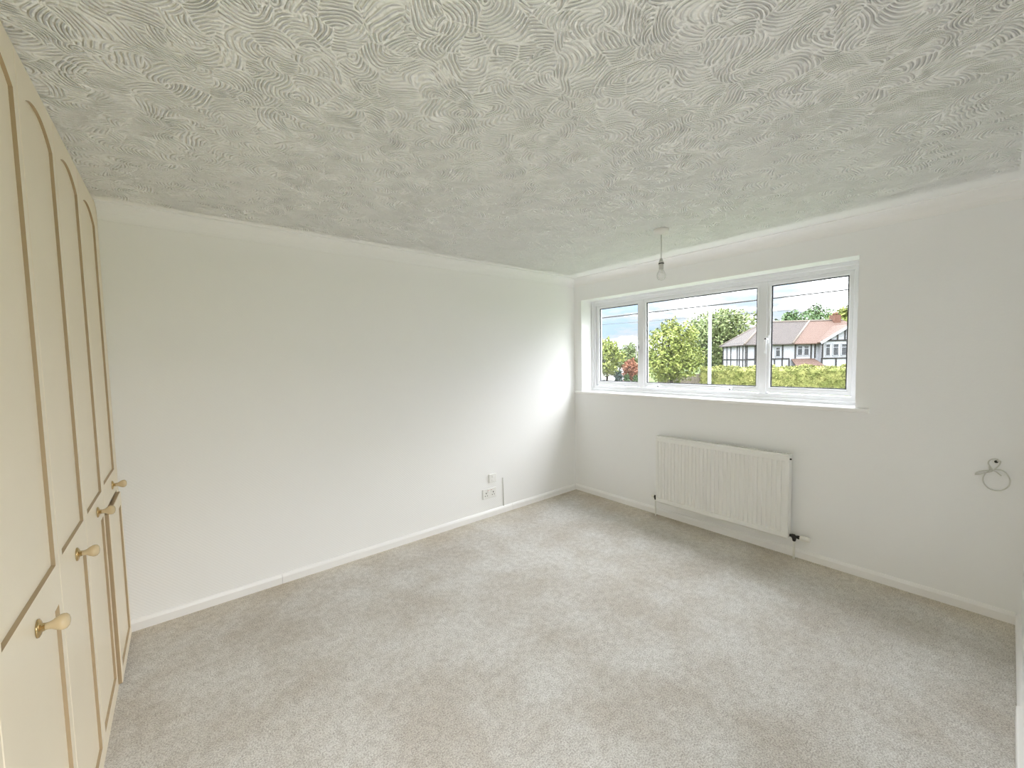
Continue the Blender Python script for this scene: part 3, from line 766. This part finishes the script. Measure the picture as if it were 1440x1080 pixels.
# ------------------------------------------------------------------ foliage
def leaf_cloud(name, blobs, n, size, mat, parent, seed, flat=0.0):
    rg = np.random.default_rng(seed)
    bl = np.array(blobs, float)                     # cx,cy,cz,rx,ry,rz
    wt = (bl[:, 3] * bl[:, 4] * bl[:, 5]) ** 0.66; wt /= wt.sum()
    idx = rg.choice(len(bl), n, p=wt)
    d = rg.normal(size=(n, 3)); d /= np.linalg.norm(d, axis=1)[:, None]
    rr = 0.45 + 0.55 * rg.random(n) ** 0.45
    c = bl[idx, :3] + d * bl[idx, 3:] * (rr * (1 + 0.10 * rg.normal(size=n)))[:, None]
    nrm = d + 0.9 * rg.normal(size=(n, 3)); nrm /= np.linalg.norm(nrm, axis=1)[:, None]
    a = np.cross(nrm, rg.normal(size=(n, 3))); a /= np.linalg.norm(a, axis=1)[:, None]
    b_ = np.cross(nrm, a)
    s = size * (0.6 + 0.8 * rg.random(n))[:, None]
    v = np.stack([c - a*s, c - b_*s*0.55, c + a*s, c + b_*s*0.55], 1).reshape(-1, 3)
    me = bpy.data.meshes.new(name)
    me.vertices.add(4*n); me.vertices.foreach_set('co', v.astype(np.float32).ravel())
    me.loops.add(4*n); me.loops.foreach_set('vertex_index', np.arange(4*n, dtype=np.int32))
    me.polygons.add(n); me.polygons.foreach_set('loop_start', np.arange(0, 4*n, 4, dtype=np.int32))
    me.polygons.foreach_set('loop_total', np.full(n, 4, dtype=np.int32))
    me.update(); me.validate(); me.materials.append(mat)
    o = bpy.data.objects.new(name, me); col.objects.link(o); o['kind'] = 'stuff'
    if parent is not None: o.parent = parent
    return o
def tree(name, base, crown_z, crown_top, rad_, mat, label, seed, n=5000, size=0.13, trunk_r=0.14, cat='tree', group=None, shape='round', blobs_n=16):
    """crown_z / crown_top above the ground"""
    rg = random.Random(seed)
    e = tag(empty(name, (base[0], base[1], ZG)), label, cat, group)
    ch = crown_top - crown_z
    blobs = []
    for k in range(blobs_n):
        f = (k + 0.5) / blobs_n
        zc = crown_z + ch * (0.10 + 0.78 * f)
        if shape == 'round': rw = rad_ * math.sqrt(max(0.06, 1 - (2*f - 0.85)**2 * 0.85))
        elif shape == 'cone': rw = rad_ * (1.02 - 0.85 * f)
        else: rw = rad_ * (0.75 + 0.25 * math.sin(f * math.pi))
        an = k * 2.4 + rg.random(); q = rw * (0.25 + 0.40 * rg.random())
        br = rw * (0.42 + 0.22 * rg.random())
        blobs.append((q*math.cos(an), q*math.sin(an), zc, br, br, max(br*0.8, ch/blobs_n*1.3)))
    if crown_z > 0.3:
        top = crown_z + ch * 0.62
        pts = [(0, 0, -0.05), (0.03*rad_, 0.02, crown_z*0.5), (0.02, -0.03*rad_, crown_z), (0.06*rad_, 0.03, top)]
        tr_ = MB().tube(pts, [trunk_r*1.25, trunk_r, trunk_r*0.85, trunk_r*0.25], 9).build('trunk', M['bark'], e)
        for k in range(0, blobs_n, 2):
            bx_ = blobs[k]; z0 = crown_z + (bx_[2] - crown_z) * 0.35
            MB().tube([(0.02, 0, z0), (bx_[0]*0.5, bx_[1]*0.5, (z0 + bx_[2])/2 + 0.1), (bx_[0], bx_[1], bx_[2])], [trunk_r*0.45, trunk_r*0.28, trunk_r*0.08], 6).build('branch', M['bark'], tr_)
    leaf_cloud('foliage', blobs, n, size, mat, e, seed)
    return e
def ground_at(px, dist):
    p = at(px, 500, dist); return (p.x, p.y)
tree('street_tree', ground_at(943, 36), 1.7, 7.8, 2.35, M['leaf_lime'], 'round lime-green tree on a short trunk beside the pale fence', 11, n=7000, size=0.12)
tree('tall_tree', ground_at(1014, 66), 2.0, 11.6, 5.3, M['leaf_pale'], 'tall broad pale green tree standing behind the lamp post and the house end', 12, n=11000, size=0.22, trunk_r=0.3, blobs_n=24)
tree('garden_tree', ground_at(853, 45), 2.0, 6.7, 1.75, M['leaf_lime'], 'lime-green garden tree above the bins by the side road', 13, n=4500, size=0.13)
tree('dark_tree', ground_at(884, 70), 2.0, 6.9, 1.4, M['leaf_pale'], 'slim grey-green tree far behind the copper shrub', 14, n=2500, size=0.16, shape='column')
tree('copper_shrub', ground_at(889, 48), 0.9, 4.25, 1.25, M['leaf_red'], 'copper-red leafed shrub in the garden across the side road', 15, n=3500, size=0.11, trunk_r=0.08, cat='shrub')
tree('blue_shrub', ground_at(869, 47), 0.3, 2.95, 0.55, M['leaf_blue'], 'blue-green upright shrub beside the lime garden tree', 16, n=1500, size=0.10, cat='shrub', shape='column')
tree('green_shrub', ground_at(895, 46.5), 0.3, 2.4, 0.6, M['leaf_dark'], 'mid green rounded shrub under the copper one', 17, n=1500, size=0.10, cat='shrub')
tree('small_conifer', ground_at(881, 46), 0.2, 2.5, 0.36, M['leaf_dark'], 'narrow dark green conifer between two garden shrubs', 18, n=1100, size=0.09, cat='shrub', shape='column')
for k, (px, ds, top, r, mm, lab) in enumerate([
        (1112, 84, 12.4, 3.4, 'leaf_dark', 'dark green tree above the middle of the house roof'),
        (1146, 99, 15.2, 5.0, 'leaf_dark', 'tall dark green tree above the gabled end of the roof'),
        (1188, 70, 11.2, 3.0, 'leaf_lime', 'yellow-green tree behind the house gable')]):
    tree('background_tree', ground_at(px, ds), 2.4, top, r, M[mm], lab, 30 + k, n=4500, size=0.26, trunk_r=0.25, group='trees behind the house')
for k, (px, ds, top, r, lab) in enumerate([
        (846, 130, 6.2, 5.0, 'distant pale tree beyond the lime-green garden tree'), (872, 150, 6.0, 5.5, 'distant pale tree behind the slim grey-green tree'),
        (905, 140, 6.5, 5.5, 'distant pale tree beyond the copper shrub and the side road'), (960, 120, 7.0, 5.0, 'distant pale tree between the lime street tree and the tall tree')]):
    tree('distant_tree', ground_at(px, ds), 1.2, top, r, M['leaf_pale'], lab, 40 + k, n=2200, size=0.42, trunk_r=0.25, group='far tree line')

# hedge: leafy clipped block
def hedge(name, p0, p1, w, h, mat, label, seed, n):
    p0, p1 = Vector(p0), Vector(p1); L = (p1 - p0).length; ang = math.atan2(p1.y - p0.y, p1.x - p0.x)
    e = tag(empty(name, (p0.x, p0.y, ZG), ang), label, 'hedge')
    c = MB(); nx = 40
    prof = [(-w/2, 0), (-w/2*1.02, h*0.5), (-w/2*0.92, h*0.93), (-w/2*0.6, h), (w/2*0.6, h), (w/2*0.92, h*0.93), (w/2*1.02, h*0.5), (w/2, 0)]
    c.extrude([(y, z*0.97) for y, z in prof], 'x', 0.1, L - 0.1).build('core', M['leaf_hedge'], e)
    rg = np.random.default_rng(seed)
    f = rg.random(n); pts = np.zeros((n, 3)); nr = np.zeros((n, 3))
    per = [math.dist(prof[k], prof[k+1]) for k in range(len(prof)-1)]
    seg = rg.choice(len(per), n, p=np.array(per)/sum(per))
    pa = np.array(prof)
    tt = rg.random(n)[:, None]; yz = pa[seg]*(1-tt) + pa[seg+1]*tt
    pts[:, 0] = f * L; pts[:, 1:] = yz
    bump = 0.06 * np.sin(pts[:, 0]*2.3 + pts[:, 2]*3.0) + 0.05*np.sin(pts[:, 0]*5.1)
    pts[:, 2] += bump * (pts[:, 2] > h*0.8); pts += 0.05 * rg.normal(size=(n, 3))
    nrm = rg.normal(size=(n, 3)); nrm /= np.linalg.norm(nrm, axis=1)[:, None]
    a = np.cross(nrm, rg.normal(size=(n, 3))); a /= np.linalg.norm(a, axis=1)[:, None]; b_ = np.cross(nrm, a)
    s = 0.075 * (0.6 + 0.8*rg.random(n))[:, None]
    v = np.stack([pts - a*s, pts - b_*s*0.6, pts + a*s, pts + b_*s*0.6], 1).reshape(-1, 3)
    o = mesh_obj('foliage', [tuple(q) for q in v.tolist()], [(4*k, 4*k+1, 4*k+2, 4*k+3) for k in range(n)], mat, e); o['kind'] = 'stuff'
    return e
hl = at(985, 519, 40); hr = at(1240, 510, 40)
hedge('hedge', (hl.x, hl.y), (hr.x, hr.y), 1.3, 3.10, M['leaf_hedge'], 'long clipped yellow-green hedge in front of the timbered house', 51, 15000)

# garden fence between the street tree and the hedge
f0, f1 = at(925, 530, 43), at(984, 520, 41)
fd = Vector((f1.x - f0.x, f1.y - f0.y, 0)); fl = fd.length; fa_ = math.atan2(fd.y, fd.x)
fe = tag(empty('garden_fence', (f0.x, f0.y, ZG), fa_), 'pale boarded garden fence ending at the clipped hedge', 'fence')
nb = 14
for k in range(nb):
    x0 = k * fl / nb
    MB().box(x0 + 0.01, x0 + fl/nb - 0.01, -0.012, 0.012, 0.05, 2.15 + 0.35 * k / nb).build('board', M['fence'], fe)
for k in range(4):
    x0 = k * fl / 3
    MB().box(x0 - 0.05, x0 + 0.05, 0.02, 0.12, 0.0, 2.2 + 0.35 * k / 3).build('post', M['fence'], fe)

# wheelie bin by the side road
bx = ground_at(848, 58)
bn = tag(empty('wheelie_bin', (bx[0], bx[1], ZG + 0.02), 0.6), 'dark wheelie bin standing at the edge of the side road', 'bin')
bb_ = MB(); lo_, hi_ = 0.22, 0.29
bb_.v = [(-lo_,-lo_,0.06),(lo_,-lo_,0.06),(lo_,lo_,0.06),(-lo_,lo_,0.06),(-hi_,-hi_,1.0),(hi_,-hi_,1.0),(hi_,hi_,1.0),(-hi_,hi_,1.0)]
bb_.f = [(3,2,1,0),(4,5,6,7),(0,1,5,4),(1,2,6,5),(2,3,7,6),(3,0,4,7)]; bb_.smooth = [False]*6
bb_.build('body', M['binp'], bn)
MB().box(-0.31, 0.31, -0.31, 0.33, 1.0, 1.06).build('lid', M['binp'], bn, bevel=0.02)
for s in (-1, 1): MB().lathe([(0.10, -0.02), (0.10, 0.02)], (s*0.2, 0.27, 0.10), 'x', 14).build('wheel', M['gasket'], bn)

# street lamp
lp_ = at(998, 500, 18.0)
lm = tag(empty('street_lamp', (lp_.x, lp_.y, ZG)), 'tall pale steel street lamp post in front of the trees', 'street lamp')
MB().lathe([(0.105, 0.0), (0.105, 1.3), (0.092, 1.34), (0.070, 1.4), (0.058, 7.9), (0.0, 7.92)], (0, 0, 0), 'z', 16).build('pole', M['post'], lm)
MB().tube([(0, 0, 7.8), (0.15, 0, 8.15), (0.6, 0, 8.3), (1.1, 0, 8.32)], 0.035, 10).build('arm', M['post'], lm)
MB().box(1.0, 1.6, -0.13, 0.13, 8.27, 8.38).build('lantern', M['post'], lm, bevel=0.03)

# overhead wires with their poles
def wire_run(name, pa, pb, ext0, ext1, label, sag=0.0, r=0.022):
    A, B = Vector(pa), Vector(pb); d = B - A; A2, B2 = A - d*ext0, B + d*ext1
    e = tag(empty(name, (A2.x, A2.y, A2.z)), label, 'wire')
    n = 24; pts = []
    for k in range(n + 1):
        s = k / n; p = A2.lerp(B2, s); p.z -= sag * 4 * s * (1 - s); pts.append(p - A2)
    MB().tube(pts, r, 6).build('cable', M['wire'], e)
    return A2, B2
a1, b1 = wire_run('overhead_wire', at(846, 447, 14), at(1195, 407, 14), 0.9, 0.9, 'black overhead wire crossing the sky above the trees')
a2, b2 = wire_run('overhead_wire', at(1088, 438, 26), at(1192, 430, 26), 5.5, 1.5, 'second lower thin overhead wire above the house roof', r=0.012)
for q, other, lab in ((a1, b1, 'wooden pole carrying the overhead wire beyond the garden tree'), (b1, a1, 'wooden pole carrying the overhead wire past the hedge end'),
               (a2, b2, 'wooden pole carrying the lower wire behind the tall tree'), (b2, a2, 'wooden pole carrying the lower wire near the house')):
    d = (q - other).normalized(); c = q + d * 0.45
    e = tag(empty('utility_pole', (c.x, c.y, ZG), math.atan2(d.y, d.x)), lab, 'pole')
    hq = q.z - ZG
    MB().lathe([(0.15, 0.0), (0.11, hq + 0.35), (0.0, hq + 0.37)], (0, 0, 0), 'z', 12).build('pole', M['bark'], e)
    MB().box(-0.05, 0.05, -0.5, 0.5, hq - 0.30, hq - 0.19).build('crossarm', M['bark'], e)
    MB().tube([(-0.42, 0, hq), (-0.08, 0, hq)], 0.03, 8).build('insulator', M['timber'], e)

# ------------------------------------------------------------------ timbered house across the road
ang = math.atan2(-0.714, 0.70)
hs = tag(empty('timbered_house', (47.0, 17.8, ZG), ang), 'white house with black timber framing, hipped tiled roof and a front gable', 'house')
HL, HD, EV, RG = 14.5, 6.0, 5.45, 7.75
MB().box(0, HL, 0, HD, 0, EV).build('wall', M['render'], hs)
GX0, GX1, GA, GZ = 7.1, 12.2, 9.65, 7.05
gb = MB().box(GX0 + 0.05, GX1 - 0.05, -0.55, 0.0, 0, EV)
gb.extrude([(GX0 + 0.05, EV), (GX1 - 0.05, EV), (GA, GZ - 0.12)], 'y', -0.55, 2.0)
gb.build('gable_wall', M['render'], hs)
ov = 0.32
dz = (RG - EV) / (HD/2)
E0 = EV - ov * dz
ridge0, ridge1 = 3.2, HL - 3.2
def rfz(v): return EV + dz * v
th_ = 0.10
def slab(pts, mat, name, parent, t_=th_):
    b_ = MB(); n = len(pts); P_ = [Vector(p) for p in pts]
    b_.v = [tuple(p) for p in P_] + [tuple(p - Vector((0, 0, t_))) for p in P_]
    b_.f = [tuple(range(n)), tuple(range(2*n-1, n-1, -1))] + [(k, (k+1) % n, n+(k+1) % n, n+k) for k in range(n)]
    b_.smooth = [False]*len(b_.f)
    return b_.build(name, mat, parent)
sp0, sp1 = 4.45, 7.9        # grey / red boundary: eave and ridge positions
slab([(-ov, -ov, E0), (sp0, -ov, E0), (sp1, HD/2, RG), (ridge0, HD/2, RG)], M['slate'], 'grey_roof', hs)
slab([(sp0, -ov, E0), (HL+ov, -ov, E0), (ridge1, HD/2, RG), (sp1, HD/2, RG)], M['redtile'], 'red_roof', hs)
slab([(-ov, HD+ov, E0), (-ov, -ov, E0), (ridge0, HD/2, RG)], M['slate'], 'hip_roof', hs)
slab([(HL+ov, -ov, E0), (HL+ov, HD+ov, E0), (ridge1, HD/2, RG)], M['redtile'], 'hip_roof', hs)
slab([(HL+ov, HD+ov, E0), (-ov, HD+ov, E0), (ridge0, HD/2, RG), (ridge1, HD/2, RG)], M['slate'], 'back_roof', hs)
for a, c in (((-ov, -ov, E0), (ridge0, HD/2, RG)), ((sp0, -ov, E0), (sp1, HD/2, RG)), ((ridge0, HD/2, RG), (ridge1, HD/2, RG)), ((-ov, HD+ov, E0), (ridge0, HD/2, RG))):
    MB().tube([a, c], 0.10, 8).build('hip_tiles', M['hiptile'], hs)
# gable roof
gs = (GZ - EV) / (GA - GX0)
vb = (GZ - EV) / dz
slab([(GX0-0.25, -0.85, EV-0.25*gs), (GA, -0.85, GZ), (GA, vb, GZ), (GX0-0.25, 0.0-0.25*gs/dz, EV-0.25*gs)], M['redtile'], 'gable_roof', hs)
slab([(GX1+0.25, -0.85, EV-0.25*gs), (GX1+0.25, 0.0-0.25*gs/dz, EV-0.25*gs), (GA, vb, GZ), (GA, -0.85, GZ)], M['redtile'], 'gable_roof', hs)
def beam(s0, z0, s1, z1, w, v, name='timber', mat=None, t_=0.06):
    d = Vector((s1 - s0, 0, z1 - z0)); n = Vector((-d.z, 0, d.x)).normalized() * (w/2)
    b_ = MB()
    for vv in (v - t_, v + 0.02):
        b_.v += [(s0 - n.x, vv, z0 - n.z), (s1 - n.x, vv, z1 - n.z), (s1 + n.x, vv, z1 + n.z), (s0 + n.x, vv, z0 + n.z)]
    b_.f = [(0,1,2,3), (7,6,5,4), (0,4,5,1), (1,5,6,2), (2,6,7,3), (3,7,4,0)]; b_.smooth = [False]*6
    return b_.build(name, mat or M['timber'], hs)
beam(GX0-0.25, EV-0.25*gs-0.12, GA, GZ-0.12, 0.22, -0.84, 'barge_board', M['render'])
beam(GX1+0.25, EV-0.25*gs-0.12, GA, GZ-0.12, 0.22, -0.84, 'barge_board', M['render'])
for s in (7.95, 8.6, 9.3, 10.0, 10.7, 11.35):
    top = EV + (min(s - GX0, GX1 - s)) * gs - 0.25
    beam(s, EV - 0.02, s, top, 0.12, -0.55)
beam(GX0, EV - 0.02, GX1, EV - 0.02, 0.14, -0.55)
beam(GX0, 3.62, GX1, 3.62, 0.13, -0.55)
for s in (7.15, 8.5, 12.1): beam(s, 0, s, 3.6, 0.13, -0.55)
beam(GX0 + 0.1, 3.7, GX0 + 0.1, EV, 0.12, -0.55)
# front wall timbers
beam(0, EV - 0.12, GX0, EV - 0.12, 0.16, 0.0)
beam(0, 3.65, 4.30, 3.65, 0.12, 0.0)
for s in (0.08, 0.9, 1.9, 3.63, 4.88, 6.42, 6.80): beam(s, 3.65, s, EV - 0.1, 0.12, 0.0)
for s in (0.08, 0.9, 1.9, 2.85, 3.6, 4.28): beam(s, 0, s, 3.65, 0.10, 0.0)
# side wall timbers (on the plane s = 0)
def side_beam(v0, z0, v1, z1, w):
    b_ = MB()
    if abs(v1 - v0) < 1e-6: b_.box(-0.06, 0.02, v0 - w/2, v0 + w/2, z0, z1)
    else: b_.box(-0.06, 0.02, v0, v1, z0 - w/2, z0 + w/2)
    return b_.build('timber', M['timber'], hs)
side_beam(0, EV - 0.12, HD, EV - 0.12, 0.16); side_beam(0, 3.62, HD, 3.62, 0.11)
for v in (0.08, 0.68, 1.54, 2.08, 3.75, 4.83, 5.92): side_beam(v, 0, v, EV - 0.1, 0.11)
# windows: frame with panes as sub-parts
def hwin(s0, s1, z0, z1, v, cols, label=None):
    fr = MB(); 
    fr.box(s0, s1, v - 0.05, v + 0.02, z0, z0 + 0.07).box(s0, s1, v - 0.05, v + 0.02, z1 - 0.07, z1)
    for k in range(cols + 1):
        c = s0 + (s1 - s0) * k / cols; c = min(max(c, s0 + 0.035), s1 - 0.035)
        fr.box(c - 0.035, c + 0.035, v - 0.05, v + 0.02, z0, z1)
    fr.box(s0, s1, v - 0.045, v + 0.02, z0 + (z1 - z0)*0.70 - 0.025, z0 + (z1 - z0)*0.70 + 0.025)
    f = fr.build('window', M['render'], hs)
    for k in range(cols):
        a, c = s0 + (s1 - s0) * k / cols + 0.035, s0 + (s1 - s0) * (k+1) / cols - 0.035
        for y0_, y1_ in ((z0 + 0.07, z0 + (z1-z0)*0.70 - 0.025), (z0 + (z1-z0)*0.70 + 0.025, z1 - 0.07)):
            MB().box(a, c, v - 0.03, v - 0.02, y0_, y1_).build('pane', M['hglass'], f)
hwin(2.90, 3.42, 3.84, 4.90, 0.0, 1)
hwin(5.05, 5.60, 3.92, 5.0, 0.0, 1); hwin(5.68, 6.24, 3.92, 5.0, 0.0, 1)
hwin(7.45, 7.95, 3.85, 5.1, -0.55, 1); hwin(8.15, 8.75, 3.85, 5.1, -0.55, 1); hwin(8.95, 10.9, 3.85, 5.1, -0.55, 3)
hwin(1.0, 2.6, 0.9, 2.3, 0.0, 3); hwin(8.2, 10.9, 0.9, 2.4, -0.55, 4)
# porch: lean-to roof on a lower block
MB().box(4.5, 6.95, -1.0, 0.0, 0, 2.9).build('porch_wall', M['render'], hs)
slab([(4.35, -1.2, 2.92), (7.05, -1.2, 2.92), (6.75, 0.0, 3.62), (4.5, 0.0, 3.62)], M['redtile'], 'porch_roof', hs)
MB().box(5.2, 6.1, -1.03, -0.98, 0.02, 2.1).build('front_door', M['timber'], hs)
ch_ = MB().box(10.2, 10.9, HD/2 - 0.4, HD/2 + 0.4, RG - 0.6, RG + 0.55).build('chimney', M['brick'], hs)
for s in (10.4, 10.7): MB().lathe([(0.12, 0.0), (0.10, 0.3)], (s, HD/2, RG + 0.55), 'z', 10).build('chimney_pot', M['brick'], ch_)
